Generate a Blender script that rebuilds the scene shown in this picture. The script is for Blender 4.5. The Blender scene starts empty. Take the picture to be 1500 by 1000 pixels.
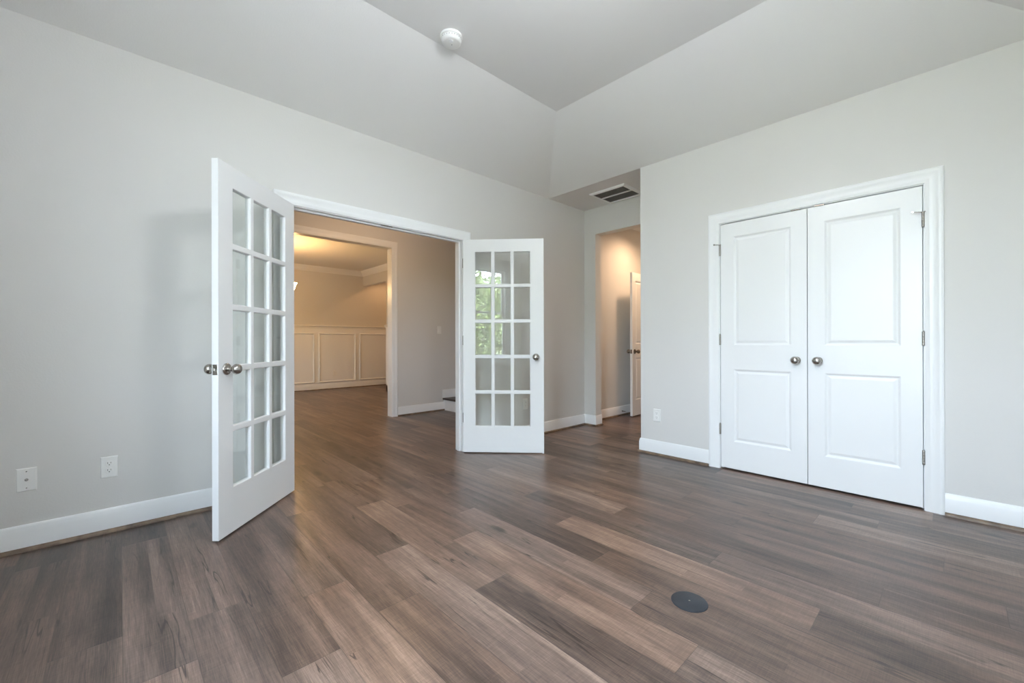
import bpy, bmesh, math, random
from mathutils import Vector, Matrix

scene = bpy.context.scene
R = math.radians
random.seed(7)

# ------------------------------------------------------------------ camera
CAM_H = 1.063
F_PX = 611.0
cam_d = bpy.data.cameras.new('camera')
cam_d.sensor_fit = 'HORIZONTAL'
cam_d.sensor_width = 36.0
cam_d.lens = F_PX * 36.0 / 1500.0
cam_d.clip_start = 0.02
cam_d.clip_end = 300
cam = bpy.data.objects.new('camera', cam_d)
scene.collection.objects.link(cam)
_yaw, _pitch, _roll = 0.8149867, 0.0007357, -0.0022896
_f = Vector((-math.sin(_yaw) * math.cos(_pitch), math.cos(_yaw) * math.cos(_pitch), math.sin(_pitch)))
_r = Vector((math.cos(_yaw), math.sin(_yaw), 0))
_u = _r.cross(_f)
_r2 = _r * math.cos(_roll) + _u * math.sin(_roll)
_u2 = _u * math.cos(_roll) - _r * math.sin(_roll)
cam.matrix_world = Matrix(((_r2.x, _u2.x, -_f.x, 0), (_r2.y, _u2.y, -_f.y, 0), (_r2.z, _u2.z, -_f.z, CAM_H), (0, 0, 0, 1)))
scene.camera = cam

# ------------------------------------------------------------------ view, world, sun
scene.view_settings.view_transform = 'Standard'
scene.view_settings.look = 'None'
scene.view_settings.gamma = 1.0
scene.view_settings.use_curve_mapping = False
scene.view_settings.exposure = 0.0
try:
    scene.cycles.use_denoising = True
    scene.cycles.max_bounces = 14
    scene.cycles.diffuse_bounces = 8
    scene.cycles.glossy_bounces = 5
    scene.cycles.transparent_max_bounces = 24
    scene.cycles.sample_clamp_indirect = 8.0
    scene.cycles.caustics_reflective = False
    scene.cycles.caustics_refractive = False
except Exception:
    pass

SKY_STRENGTH = 50.0
world = bpy.data.worlds.new('sky')
scene.world = world
world.use_nodes = True
wn = world.node_tree
wn.nodes.clear()
w_out = wn.nodes.new('ShaderNodeOutputWorld')
w_bg = wn.nodes.new('ShaderNodeBackground')
w_tc = wn.nodes.new('ShaderNodeTexCoord')
w_sep = wn.nodes.new('ShaderNodeSeparateXYZ')
w_ramp = wn.nodes.new('ShaderNodeValToRGB')
w_ramp.color_ramp.elements[0].position = 0.0
w_ramp.color_ramp.elements[0].color = (0.80, 0.885, 1.0, 1)
w_ramp.color_ramp.elements[1].position = 0.7
w_ramp.color_ramp.elements[1].color = (0.62, 0.775, 1.0, 1)
wn.links.new(w_tc.outputs['Generated'], w_sep.inputs[0])
wn.links.new(w_sep.outputs['Z'], w_ramp.inputs[0])
wn.links.new(w_ramp.outputs[0], w_bg.inputs['Color'])
w_bg.inputs['Strength'].default_value = SKY_STRENGTH
wn.links.new(w_bg.outputs[0], w_out.inputs[0])

sun_d = bpy.data.lights.new('sun', 'SUN')
sun_d.energy = 70.0
sun_d.angle = R(2)
sun_d.color = (1.0, 0.95, 0.86)
sun = bpy.data.objects.new('sun', sun_d)
scene.collection.objects.link(sun)
sun.rotation_euler = Vector((0.25, -0.75, -0.9)).to_track_quat('-Z', 'Y').to_euler()

# room numbers (metres)
XL, XR, YB, YR, YA = -3.27, 0.43, -0.90, 3.679, 4.367
H = 2.743
HF = 3.107          # flat centre of the tray ceiling
INS = 0.847
WIN = [(-0.88, 0.05)]     # sash window in the rear wall
WZ0, WZ1 = 0.67, 2.55
FILL_WIN = (-8.5, -7.95)                        # unseen dining room window, added as daylight fill for the wainscot
for (a, b, WY, z0_, z1_) in [(*WIN[0], YB, WZ0, WZ1), (*FILL_WIN, -0.5, 0.85, 1.75)]:
    pd = bpy.data.lights.new('window_portal', 'AREA')
    pd.shape = 'RECTANGLE'
    pd.size, pd.size_y = b - a, z1_ - z0_
    pd.cycles.is_portal = True
    po = bpy.data.objects.new('window_portal', pd)
    scene.collection.objects.link(po)
    po.location = ((a + b) / 2, WY - 0.17, (z0_ + z1_) / 2)
    po.rotation_euler = (R(90), 0, 0)

def add_light(name, kind, loc, energy, color, radius=0.05, target=None, spot=None, blend=0.3, parent=None):
    d = bpy.data.lights.new(name, kind)
    d.energy = energy
    d.color = color
    d.shadow_soft_size = radius
    if kind == 'SPOT':
        d.spot_size = spot
        d.spot_blend = blend
    o = bpy.data.objects.new(name, d)
    scene.collection.objects.link(o)
    o.location = loc
    if target is not None:
        o.rotation_euler = (Vector(target) - Vector(loc)).to_track_quat('-Z', 'Y').to_euler()
    if parent is not None:
        o.parent = parent
    return o

# ------------------------------------------------------------------ materials
def lin(c):
    return tuple(((v / 255) / 12.92 if v / 255 <= 0.04045 else ((v / 255 + 0.055) / 1.055) ** 2.4) for v in c)

def mat(name, color, rough=0.5, metal=0.0, bump=0.0, bscale=300.0, spec=0.5, emit=None, estr=0.0, vary=0.0, coat=0.0):
    m = bpy.data.materials.new(name)
    m.use_nodes = True
    nt = m.node_tree
    b = nt.nodes['Principled BSDF']
    b.inputs['Base Color'].default_value = (*color, 1)
    b.inputs['Roughness'].default_value = rough
    b.inputs['Metallic'].default_value = metal
    b.inputs['Specular IOR Level'].default_value = spec
    if coat:
        b.inputs['Coat Weight'].default_value = coat
    if emit:
        b.inputs['Emission Color'].default_value = (*emit, 1)
        b.inputs['Emission Strength'].default_value = estr
    tc = nt.nodes.new('ShaderNodeTexCoord')
    n = nt.nodes.new('ShaderNodeTexNoise')
    n.inputs['Scale'].default_value = bscale
    n.inputs['Detail'].default_value = 3
    nt.links.new(tc.outputs['Object'], n.inputs['Vector'])
    if bump:
        bp = nt.nodes.new('ShaderNodeBump')
        bp.inputs['Strength'].default_value = bump
        bp.inputs['Distance'].default_value = 0.002
        nt.links.new(n.outputs['Fac'], bp.inputs['Height'])
        nt.links.new(bp.outputs['Normal'], b.inputs['Normal'])
    if vary:
        mx = nt.nodes.new('ShaderNodeMix')
        mx.data_type = 'RGBA'
        mx.inputs[6].default_value = (*[c * (1 - vary) for c in color], 1)
        mx.inputs[7].default_value = (*[min(1, c * (1 + vary)) for c in color], 1)
        nt.links.new(n.outputs['Fac'], mx.inputs[0])
        nt.links.new(mx.outputs[2], b.inputs['Base Color'])
    return m

M = {}
M['paint'] = mat('greige_wall_paint', (0.685, 0.675, 0.655), 0.55, bump=0.22, bscale=110, spec=0.35)
M['ceil'] = mat('ceiling_paint', (0.78, 0.772, 0.757), 0.75, bump=0.22, bscale=110, spec=0.2)
M['white'] = mat('white_trim_paint', (0.85, 0.86, 0.865), 0.33, bump=0.03, bscale=60, spec=0.4)
M['plate'] = mat('white_plastic', (0.84, 0.84, 0.82), 0.3, vary=0.01)
M['slot'] = mat('dark_slot', (0.03, 0.028, 0.025), 0.6, vary=0.1)
M['nickel'] = mat('brushed_nickel', (0.46, 0.44, 0.41), 0.24, 1.0, bump=0.03, bscale=500)
M['hinge'] = mat('satin_hinge_metal', (0.34, 0.32, 0.29), 0.38, 1.0, bump=0.03, bscale=500)
M['bronze'] = mat('dark_nickel', (0.22, 0.19, 0.16), 0.28, 1.0, bump=0.03, bscale=500)
M['black'] = mat('black_plastic', (0.022, 0.026, 0.034), 0.42, bump=0.15, bscale=700)
M['filter'] = mat('grey_filter', (0.42, 0.40, 0.38), 0.8, bump=0.5, bscale=250, vary=0.25)
M['vent'] = mat('vent_paint', (0.90, 0.90, 0.89), 0.4, bump=0.03)
M['tread'] = mat('dark_tread_wood', (0.055, 0.036, 0.026), 0.4, bump=0.1, bscale=40, vary=0.3)
M['leaf'] = mat('green_leaf', (0.15, 0.19, 0.066), 0.55, vary=0.9, bscale=1.6)
M['bark'] = mat('tree_bark', (0.16, 0.13, 0.10), 0.9, bump=0.6, bscale=20, vary=0.3)
M['grass'] = mat('mown_grass', (0.20, 0.21, 0.10), 0.9, vary=0.35, bscale=4)
M['bounce_slab'] = mat('pale_concrete', (0.66, 0.635, 0.62), 0.85, bump=0.1, vary=0.08, bscale=8)
M['siding'] = mat('closet_dark', (0.4, 0.38, 0.35), 0.7, bump=0.1)
M['shade'] = mat('lit_glass_shade', (0.9, 0.8, 0.6), 0.4, emit=(1.0, 0.66, 0.30), estr=36.0, vary=0.05)
M['globe'] = mat('fill_globe_glow', (0.9, 0.9, 0.88), 0.3, emit=(0.95, 0.98, 1.0), estr=70.0, vary=0.02)  # glow of the added globe that fills the upper room
M['canlight'] = mat('lit_lens', (0.9, 0.8, 0.6), 0.4, emit=(1.0, 0.7, 0.4), estr=6.0, vary=0.05)

def glass_mat():
    m = bpy.data.materials.new('clear_glass')
    m.use_nodes = True
    nt = m.node_tree
    nt.nodes.clear()
    out = nt.nodes.new('ShaderNodeOutputMaterial')
    tr = nt.nodes.new('ShaderNodeBsdfTransparent')
    tr.inputs[0].default_value = (0.955, 0.975, 0.965, 1)
    gl = nt.nodes.new('ShaderNodeBsdfGlossy')
    gl.inputs['Roughness'].default_value = 0.0
    gl.inputs['Color'].default_value = (1, 1, 1, 1)
    fr = nt.nodes.new('ShaderNodeFresnel')
    fr.inputs['IOR'].default_value = 1.55
    # waviness of the pane
    tc = nt.nodes.new('ShaderNodeTexCoord')
    n = nt.nodes.new('ShaderNodeTexNoise')
    n.inputs['Scale'].default_value = 6
    bp = nt.nodes.new('ShaderNodeBump')
    bp.inputs['Strength'].default_value = 0.02
    bp.inputs['Distance'].default_value = 0.003
    nt.links.new(tc.outputs['Object'], n.inputs['Vector'])
    nt.links.new(n.outputs['Fac'], bp.inputs['Height'])
    nt.links.new(bp.outputs['Normal'], gl.inputs['Normal'])
    mx = nt.nodes.new('ShaderNodeMixShader')
    # entering and leaving rays get the same reflectance
    geo = nt.nodes.new('ShaderNodeNewGeometry')
    dot = nt.nodes.new('ShaderNodeVectorMath'); dot.operation = 'DOT_PRODUCT'
    nt.links.new(geo.outputs['Normal'], dot.inputs[0])
    nt.links.new(geo.outputs['Incoming'], dot.inputs[1])
    ab = nt.nodes.new('ShaderNodeMath'); ab.operation = 'ABSOLUTE'
    nt.links.new(dot.outputs['Value'], ab.inputs[0])
    om = nt.nodes.new('ShaderNodeMath'); om.operation = 'SUBTRACT'; om.inputs[0].default_value = 1.0
    nt.links.new(ab.outputs[0], om.inputs[1])
    pw = nt.nodes.new('ShaderNodeMath'); pw.operation = 'POWER'; pw.inputs[1].default_value = 5.0
    nt.links.new(om.outputs[0], pw.inputs[0])
    ma = nt.nodes.new('ShaderNodeMath'); ma.operation = 'MULTIPLY_ADD'
    ma.inputs[1].default_value = 0.95; ma.inputs[2].default_value = 0.05
    nt.links.new(pw.outputs[0], ma.inputs[0])
    nt.nodes.remove(fr)
    nt.links.new(ma.outputs[0], mx.inputs[0])
    nt.links.new(tr.outputs[0], mx.inputs[1])
    nt.links.new(gl.outputs[0], mx.inputs[2])
    nt.links.new(mx.outputs[0], out.inputs[0])
    return m
M['glass'] = glass_mat()

def floor_mat():
    m = bpy.data.materials.new('plank_floor')
    m.use_nodes = True
    nt = m.node_tree
    L = nt.links.new
    b = nt.nodes['Principled BSDF']
    N = nt.nodes.new
    uv = N('ShaderNodeUVMap'); uv.uv_map = 'UVMap'
    at = N('ShaderNodeVertexColor'); at.layer_name = 'plank'
    sc = N('ShaderNodeSeparateColor'); L(at.outputs['Color'], sc.inputs[0])
    tone, rnd, rnd2 = sc.outputs[0], sc.outputs[1], sc.outputs[2]
    suv = N('ShaderNodeSeparateXYZ'); L(uv.outputs[0], suv.inputs[0])
    U, V = suv.outputs[0], suv.outputs[1]
    def math_(op, a, b_=None, c=None):
        n = N('ShaderNodeMath'); n.operation = op
        for i, x in enumerate((a, b_, c)):
            if x is None: continue
            if isinstance(x, (int, float)): n.inputs[i].default_value = x
            else: L(x, n.inputs[i])
        return n.outputs[0]
    def vec(su, sv, off):
        c = N('ShaderNodeCombineXYZ')
        L(math_('MULTIPLY', U, su), c.inputs[0])
        L(math_('MULTIPLY', V, sv), c.inputs[1])
        L(math_('MULTIPLY_ADD', rnd, 37.0, off), c.inputs[2])
        return c.outputs[0]
    def noise(v, scale=1.0, detail=3, rough=0.55, dist=0.0):
        n = N('ShaderNodeTexNoise')
        n.inputs['Scale'].default_value = scale
        n.inputs['Detail'].default_value = detail
        n.inputs['Roughness'].default_value = rough
        n.inputs['Distortion'].default_value = dist
        L(v, n.inputs['Vector'])
        return n.outputs['Fac']
    def ss(x, lo, hi, a=0.0, b_=1.0):
        n = N('ShaderNodeMapRange'); n.interpolation_type = 'SMOOTHSTEP'
        n.inputs[1].default_value = lo; n.inputs[2].default_value = hi
        n.inputs[3].default_value = a; n.inputs[4].default_value = b_
        L(x, n.inputs[0]); return n.outputs[0]
    broad = noise(vec(0.9, 13.0, 0.0), 1.0, 2, 0.5, 0.6)          # broad streaks along the plank
    blotch = noise(vec(2.2, 6.0, 3.0), 1.0, 3, 0.55, 0.3)
    grain = noise(vec(5.0, 150.0, 5.0), 1.0, 4, 0.65, 0.25)       # fine grain
    pores = noise(vec(16.0, 420.0, 9.0), 1.0, 2, 0.6)
    saw = noise(vec(260.0, 14.0, 11.0), 1.0, 2, 0.6)              # faint saw marks across
    t = math_('ADD', tone, math_('MULTIPLY', math_('SUBTRACT', broad, 0.5), 0.95))
    t = math_('ADD', t, math_('MULTIPLY', math_('SUBTRACT', blotch, 0.5), 0.45))
    t = math_('ADD', t, math_('MULTIPLY', math_('SUBTRACT', grain, 0.5), 0.70))
    t = math_('ADD', t, math_('MULTIPLY', math_('SUBTRACT', pores, 0.5), 0.62))
    t = math_('ADD', t, math_('MULTIPLY', math_('SUBTRACT', saw, 0.5), 0.30))
    ramp = N('ShaderNodeValToRGB')
    cr = ramp.color_ramp
    cr.elements[0].position = 0.0; cr.elements[0].color = (*FLOOR[0], 1)
    cr.elements[1].position = 1.0; cr.elements[1].color = (*FLOOR[3], 1)
    for p_, c_ in ((0.33, FLOOR[1]), (0.66, FLOOR[2])):
        e = cr.elements.new(p_); e.color = (*c_, 1)
    L(t, ramp.inputs[0])
    # warm / grey drift per plank
    hs = N('ShaderNodeHueSaturation')
    L(math_('MULTIPLY_ADD', rnd2, 0.18, 0.84), hs.inputs['Saturation'])
    L(ramp.outputs[0], hs.inputs['Color'])
    # cracks: thin level line of a stretched noise, only where a mask allows
    cn = noise(vec(0.9, 13.0, 21.0), 1.0, 3, 0.5, 0.15)
    line = ss(math_('ABSOLUTE', math_('SUBTRACT', cn, 0.5)), 0.002, 0.013, 1.0, 0.0)
    mask = ss(noise(vec(1.8, 5.0, 31.0), 1.0, 2, 0.5), 0.49, 0.60)
    crack = math_('MULTIPLY', math_('MULTIPLY', line, mask), 0.8)
    # knots
    vo = N('ShaderNodeTexVoronoi'); vo.inputs['Scale'].default_value = 1.0
    vd = N('ShaderNodeVectorMath'); vd.operation = 'ADD'
    L(vec(1.5, 4.6, 41.0), vd.inputs[0])
    wob = N('ShaderNodeTexNoise'); wob.inputs['Scale'].default_value = 5.0
    L(vec(1.5, 4.6, 43.0), wob.inputs['Vector'])
    wv = N('ShaderNodeVectorMath'); wv.operation = 'SCALE'; wv.inputs['Scale'].default_value = 0.16
    L(wob.outputs['Color'], wv.inputs[0]); L(wv.outputs[0], vd.inputs[1])
    L(vd.outputs[0], vo.inputs['Vector'])
    knot = ss(vo.outputs['Distance'], 0.03, 0.13, 0.75, 0.0)
    check = ss(noise(vec(7.0, 95.0, 51.0), 1.0, 2, 0.5), 0.66, 0.76, 0.0, 0.38)   # short dark strokes
    dark = math_('MAXIMUM', math_('MAXIMUM', crack, knot), check)
    mx = N('ShaderNodeMix'); mx.data_type = 'RGBA'
    L(dark, mx.inputs[0]); L(hs.outputs[0], mx.inputs[6]); mx.inputs[7].default_value = (0.022, 0.016, 0.013, 1)
    # seams
    PW, PL = PLANK_W, PLANK_L
    ev = math_('MINIMUM', V, math_('SUBTRACT', PW, V))
    eu = math_('MINIMUM', U, math_('SUBTRACT', PL, U))
    ed = math_('MINIMUM', ev, eu)
    seam = ss(ed, 0.0004, 0.0022, 0.55, 0.0)
    mx2 = N('ShaderNodeMix'); mx2.data_type = 'RGBA'
    L(seam, mx2.inputs[0]); L(mx.outputs[2], mx2.inputs[6]); mx2.inputs[7].default_value = (0.045, 0.034, 0.028, 1)
    L(mx2.outputs[2], b.inputs['Base Color'])
    rg = math_('MULTIPLY_ADD', grain, 0.16, FLOOR_ROUGH)
    L(rg, b.inputs['Roughness'])
    b.inputs['Specular IOR Level'].default_value = 0.5
    hgt = math_('SUBTRACT', math_('ADD', math_('MULTIPLY', grain, 0.35), math_('MULTIPLY', saw, 0.2)),
                math_('ADD', math_('MULTIPLY', seam, 1.5), math_('MULTIPLY', crack, 0.6)))
    bp = N('ShaderNodeBump'); bp.inputs['Strength'].default_value = 0.25; bp.inputs['Distance'].default_value = 0.0012
    L(hgt, bp.inputs['Height']); L(bp.outputs[0], b.inputs['Normal'])
    return m

def wood_strip_mat():
    m = mat('brown_shoe_wood', (0.17, 0.115, 0.075), 0.45, bump=0.05)
    nt = m.node_tree
    n = nt.nodes.new('ShaderNodeTexNoise'); n.inputs['Scale'].default_value = 14; n.inputs['Detail'].default_value = 5
    tc = nt.nodes.new('ShaderNodeTexCoord'); nt.links.new(tc.outputs['Object'], n.inputs['Vector'])
    r = nt.nodes.new('ShaderNodeValToRGB')
    r.color_ramp.elements[0].position = 0.3; r.color_ramp.elements[0].color = (0.075, 0.05, 0.035, 1)
    r.color_ramp.elements[1].position = 0.7; r.color_ramp.elements[1].color = (0.25, 0.175, 0.115, 1)
    nt.links.new(n.outputs['Fac'], r.inputs[0]); nt.links.new(r.outputs[0], nt.nodes['Principled BSDF'].inputs['Base Color'])
    return m
M['shoe'] = wood_strip_mat()

# ------------------------------------------------------------------ mesh helpers
class MB:
    def __init__(s): s.v, s.f = [], []
    def quad(s, *pts):
        i = len(s.v); s.v += [tuple(p) for p in pts]; s.f.append(tuple(range(i, i + len(pts)))); return s
    def box(s, x0, x1, y0, y1, z0, z1):
        i = len(s.v)
        s.v += [(x, y, z) for z in (z0, z1) for y in (y0, y1) for x in (x0, x1)]
        s.f += [tuple(i + k for k in q) for q in ((0, 2, 3, 1), (4, 5, 7, 6), (0, 1, 5, 4), (2, 6, 7, 3), (0, 4, 6, 2), (1, 3, 7, 5))]
        return s
    def lathe(s, prof, c=(0, 0, 0), axis='z', n=32, sgn=1):
        """prof: (radius, along). closed at ends where radius is 0"""
        i = len(s.v)
        for (r, h) in prof:
            for k in range(n):
                a = 2 * math.pi * k / n
                p, q = r * math.cos(a), r * math.sin(a)
                if axis == 'z': s.v.append((c[0] + p, c[1] + q, c[2] + h * sgn))
                elif axis == 'y': s.v.append((c[0] + p, c[1] + h * sgn, c[2] + q))
                else: s.v.append((c[0] + h * sgn, c[1] + p, c[2] + q))
        for j in range(len(prof) - 1):
            for k in range(n):
                s.f.append((i + j * n + k, i + j * n + (k + 1) % n, i + (j + 1) * n + (k + 1) % n, i + (j + 1) * n + k))
        s.f.append(tuple(i + k for k in range(n)))
        s.f.append(tuple(i + (len(prof) - 1) * n + k for k in range(n)))
        return s
    def tube(s, pts, r, n=10):
        pts = [Vector(p) for p in pts]
        i = len(s.v)
        for j, p in enumerate(pts):
            d = (pts[min(j + 1, len(pts) - 1)] - pts[max(j - 1, 0)]).normalized()
            a = d.cross(Vector((0, 0, 1)))
            if a.length < 1e-3: a = d.cross(Vector((1, 0, 0)))
            a.normalize(); b = d.cross(a)
            rr = r[j] if isinstance(r, (list, tuple)) else r
            for k in range(n):
                t = 2 * math.pi * k / n
                s.v.append(tuple(p + a * (rr * math.cos(t)) + b * (rr * math.sin(t))))
        for j in range(len(pts) - 1):
            for k in range(n):
                s.f.append((i + j * n + k, i + j * n + (k + 1) % n, i + (j + 1) * n + (k + 1) % n, i + (j + 1) * n + k))
        s.f.append(tuple(i + k for k in range(n))); s.f.append(tuple(i + (len(pts) - 1) * n + k for k in range(n)))
        return s
    def sweep(s, rings, closed_prof=True):
        """rings: list of equal-length point rings"""
        i = len(s.v); n = len(rings[0])
        for r in rings: s.v += [tuple(p) for p in r]
        for j in range(len(rings) - 1):
            for k in range(n if closed_prof else n - 1):
                s.f.append((i + j * n + k, i + j * n + (k + 1) % n, i + (j + 1) * n + (k + 1) % n, i + (j + 1) * n + k))
        s.f.append(tuple(i + k for k in range(n))); s.f.append(tuple(i + (len(rings) - 1) * n + k for k in range(n)))
        return s
    def build(s, name, m, parent=None, loc=None, rotz=None, smooth=False, bevel=0.0):
        me = bpy.data.meshes.new(name)
        me.from_pydata(s.v, [], s.f)
        bm = bmesh.new(); bm.from_mesh(me)
        bmesh.ops.remove_doubles(bm, verts=bm.verts, dist=1e-6)
        bmesh.ops.recalc_face_normals(bm, faces=bm.faces)
        bm.to_mesh(me); bm.free()
        me.materials.append(m)
        o = bpy.data.objects.new(name, me)
        scene.collection.objects.link(o)
        if parent is not None: o.parent = parent
        if loc is not None: o.location = loc
        if rotz is not None: o.rotation_euler = (0, 0, rotz)
        if smooth:
            for p in me.polygons: p.use_smooth = True
            try: me.set_sharp_from_angle(angle=R(38))
            except Exception: pass
        if bevel:
            md = o.modifiers.new('soft_edges', 'BEVEL'); md.width = bevel; md.segments = 2; md.limit_method = 'ANGLE'; md.angle_limit = R(50)
        return o

def tag(o, label, cat, group=None, kind=None):
    o['label'] = label; o['category'] = cat
    if group: o['group'] = group
    if kind: o['kind'] = kind
    return o

def empty(name, loc, rotz=0.0):
    o = bpy.data.objects.new(name, None)
    o.empty_display_size = 0.1
    scene.collection.objects.link(o)
    o.location = loc; o.rotation_euler = (0, 0, rotz)
    return o

def struct(name, mb, m, label, cat, **k):
    return tag(mb.build(name, m, **k), label, cat, kind='structure')

def copy_tree(o, parent=None):
    c = o.copy(); scene.collection.objects.link(c)
    if parent is not None: c.parent = parent
    for ch in [x for x in bpy.data.objects if x.parent == o and x != c]:
        copy_tree(ch, c)
    return c

def slab_with_opening(mb, axis, a0, a1, t0, t1, z1, o0, o1, oz, oz0=0.0):
    """wall along `axis`, from a0 to a1, thickness t0..t1, with one opening o0..o1, oz0..oz"""
    def b(p0, p1, q0, q1):
        if p1 - p0 < 1e-4 or q1 - q0 < 1e-4: return
        if axis == 'x': mb.box(p0, p1, t0, t1, q0, q1)
        else: mb.box(t0, t1, p0, p1, q0, q1)
    b(a0, o0, 0, z1); b(o1, a1, 0, z1); b(o0, o1, oz, z1); b(o0, o1, 0, oz0)
    return mb

# ------------------------------------------------------------------ floor
PLANK_W, PLANK_L = 0.1835, 1.2335
FLOOR = [lin((50, 40, 36)), lin((86, 69, 60)), lin((119, 96, 83)), lin((156, 130, 112))]
FLOOR_ROUGH = 0.24
M['floor'] = floor_mat()
ENDS = {-3: -2.99, -2: -2.07, -1: -1.745, 0: -2.005, 1: -1.465, 2: -1.865, 3: -1.56, 4: -1.975, 5: -1.41, 6: -1.85, 7: -0.885,
        8: -1.205, 9: -1.60, 10: -2.04, 11: -1.445, 12: -1.095, 13: -0.88, 14: -1.27, 15: -1.805, 16: -0.305}
# tone of the plank that ends at ENDS (index -1), the one that starts there (0), the next (1)
TONES = {-3: {0: .30, -1: .12}, -2: {-1: .18, 0: .42, -2: .4}, -1: {-1: .40, -2: .08, 0: .72}, 0: {-1: .55, 0: .45, -2: .3}, 1: {-1: .42, 0: .78, -2: .42},
         2: {-1: .50, 0: .62, -2: .45}, 3: {-1: .46, 0: .40, -2: .55}, 4: {-1: .36, 0: .70, -2: .52}, 5: {-1: .64, 0: .28, -2: .42, 1: .35}, 6: {-1: .50, 0: .70, 1: .60},
         7: {-1: .66, 0: .42, -2: .38, 1: .5}, 8: {-1: .18, 0: .28, -2: .55, 1: .4}, 9: {-1: .36, 0: .70, 1: .34, -2: .5}, 10: {-1: .55, 0: .26, 1: .55}, 11: {-1: .62, 0: .34, 1: .4},
         12: {-1: .52, 0: .36, 1: .46}, 13: {-1: .44, 0: .34}, 14: {-1: .50, 0: .42}, 15: {-1: .36, 0: .44}, 16: {-1: .48, 0: .38}}
def build_floor():
    x_lo, x_hi, y_lo, y_hi = -9.84, 0.55, -1.62, 7.12
    rng = random.Random(11)
    verts, faces, uvs, cols = [], [], [], []
    k0 = math.floor((y_lo - 0.192) / PLANK_W)
    k1 = math.ceil((y_hi - 0.192) / PLANK_W)
    for k in range(k0, k1):
        ya, yb = 0.192 + k * PLANK_W, 0.192 + (k + 1) * PLANK_W
        e = ENDS.get(k, -1.0 - rng.random() * PLANK_L)
        n0 = math.floor((x_lo - e) / PLANK_L)
        n1 = math.ceil((x_hi - e) / PLANK_L)
        for n in range(n0, n1):
            xa, xb = e + n * PLANK_L, e + (n + 1) * PLANK_L
            tone = TONES.get(k, {}).get(n, None)
            r = rng.random()
            if tone is None: tone = rng.choice((0.2, 0.3, 0.38, 0.45, 0.52, 0.6, 0.68))
            cx0, cx1 = max(xa, x_lo), min(xb, x_hi)
            cy0, cy1 = max(ya, y_lo), min(yb, y_hi)
            if cx1 - cx0 < 1e-4 or cy1 - cy0 < 1e-4: continue
            r2 = rng.random()
            # the print shows two strips per plank, each broken into shorter staves
            vs = ya + PLANK_W * rng.uniform(0.38, 0.62)
            for (s0, s1) in ((ya, vs), (vs, yb)):
                u = xa
                while u < xb - 1e-6:
                    u2 = min(xb, u + rng.uniform(0.45, 2.2))
                    if xb - u2 < 0.18: u2 = xb
                    dt = rng.uniform(-0.07, 0.07); dr = rng.uniform(-0.02, 0.02)
                    px0, px1, py0, py1 = max(u, cx0), min(u2, cx1), max(s0, cy0), min(s1, cy1)
                    u = u2
                    if px1 - px0 < 1e-5 or py1 - py0 < 1e-5: continue
                    i = len(verts)
                    pts = [(px0, py0), (px1, py0), (px1, py1), (px0, py1)]
                    verts += [(x, y, 0.0) for x, y in pts]
                    faces.append((i, i + 1, i + 2, i + 3))
                    uvs += [(x - xa, y - ya) for x, y in pts]
                    c = (0.47 + (tone - 0.47) * 0.72 + dt, r + dr, r2, 1.0)
                    cols += [c] * 4
    nt = len(faces)
    i = len(verts)
    verts += [(x, y, z) for z in (-0.12, -0.0005) for (x, y) in ((x_lo, y_lo), (x_hi, y_lo), (x_hi, y_hi), (x_lo, y_hi))]
    faces += [(i, i + 3, i + 2, i + 1), (i, i + 1, i + 5, i + 4), (i + 1, i + 2, i + 6, i + 5), (i + 2, i + 3, i + 7, i + 6), (i + 3, i, i + 4, i + 7)]
    uvs += [(0.5, 0.05)] * 20
    cols += [(0.4, 0.5, 0.5, 1)] * 20
    me = bpy.data.meshes.new('floor')
    me.from_pydata(verts, [], faces)
    ul = me.uv_layers.new(name='UVMap')
    for j, u in enumerate(uvs): ul.data[j].uv = u
    ca = me.color_attributes.new('plank', 'FLOAT_COLOR', 'CORNER')
    for j, c in enumerate(cols): ca.data[j].color = c
    me.materials.append(M['floor'])
    o = bpy.data.objects.new('floor', me)
    scene.collection.objects.link(o)
    tag(o, 'brown wood-look plank floor running through all the rooms', 'floor', kind='structure')
build_floor()

# ------------------------------------------------------------------ walls
FO0, FO1, FOZ = 0.862, 2.438, 2.060       # rough opening of the French doors (y)
CO0, CO1 = -1.368, -0.118                 # closet rough opening (x)
DO0, DO1, DOZ = 0.93, 2.835, 2.410        # dining opening in the foyer wall (y)
mb = MB(); slab_with_opening(mb, 'y', -1.62, 4.487, -3.385, XL, H, FO0, FO1, FOZ)
struct('wall_left', mb, M['paint'], 'greige left wall holding the open French doors', 'wall')
mb = MB(); slab_with_opening(mb, 'x', -2.085, XR, YR, YR + 0.115, H, CO0, CO1, 2.06)
struct('wall_right', mb, M['paint'], 'greige wall around the closed white double doors', 'wall')
mb = MB().box(-2.085, -1.97, YR + 0.115, YA, 0, H)
struct('wall_return', mb, M['paint'], 'short greige wall end beside the hallway recess', 'wall')
mb = MB(); slab_with_opening(mb, 'x', XL, -1.85, YA, 4.487, H, -3.10, -2.20, 2.414)
struct('wall_alcove', mb, M['paint'], 'greige wall with the plain uncased hallway opening', 'wall')
mb = MB().box(-1.85, 0.55, 4.40, 4.52, 0, H)
struct('wall_closet', mb, M['siding'], 'back wall inside the closet behind the double doors', 'wall')
mb = MB().box(XR, 0.55, YB, 4.40, 0, H)
struct('wall_side', mb, M['paint'], 'greige wall at the right of the camera', 'wall')
# rear wall with two windows
mb = MB()
slab_with_opening(mb, 'x', -3.27, 0.55, YB - 0.15, YB, H, WIN[0][0], WIN[0][1], WZ1, WZ0)
struct('wall_rear', mb, M['paint'], 'greige wall with a sash window, seen mirrored in the French door', 'wall')
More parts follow.
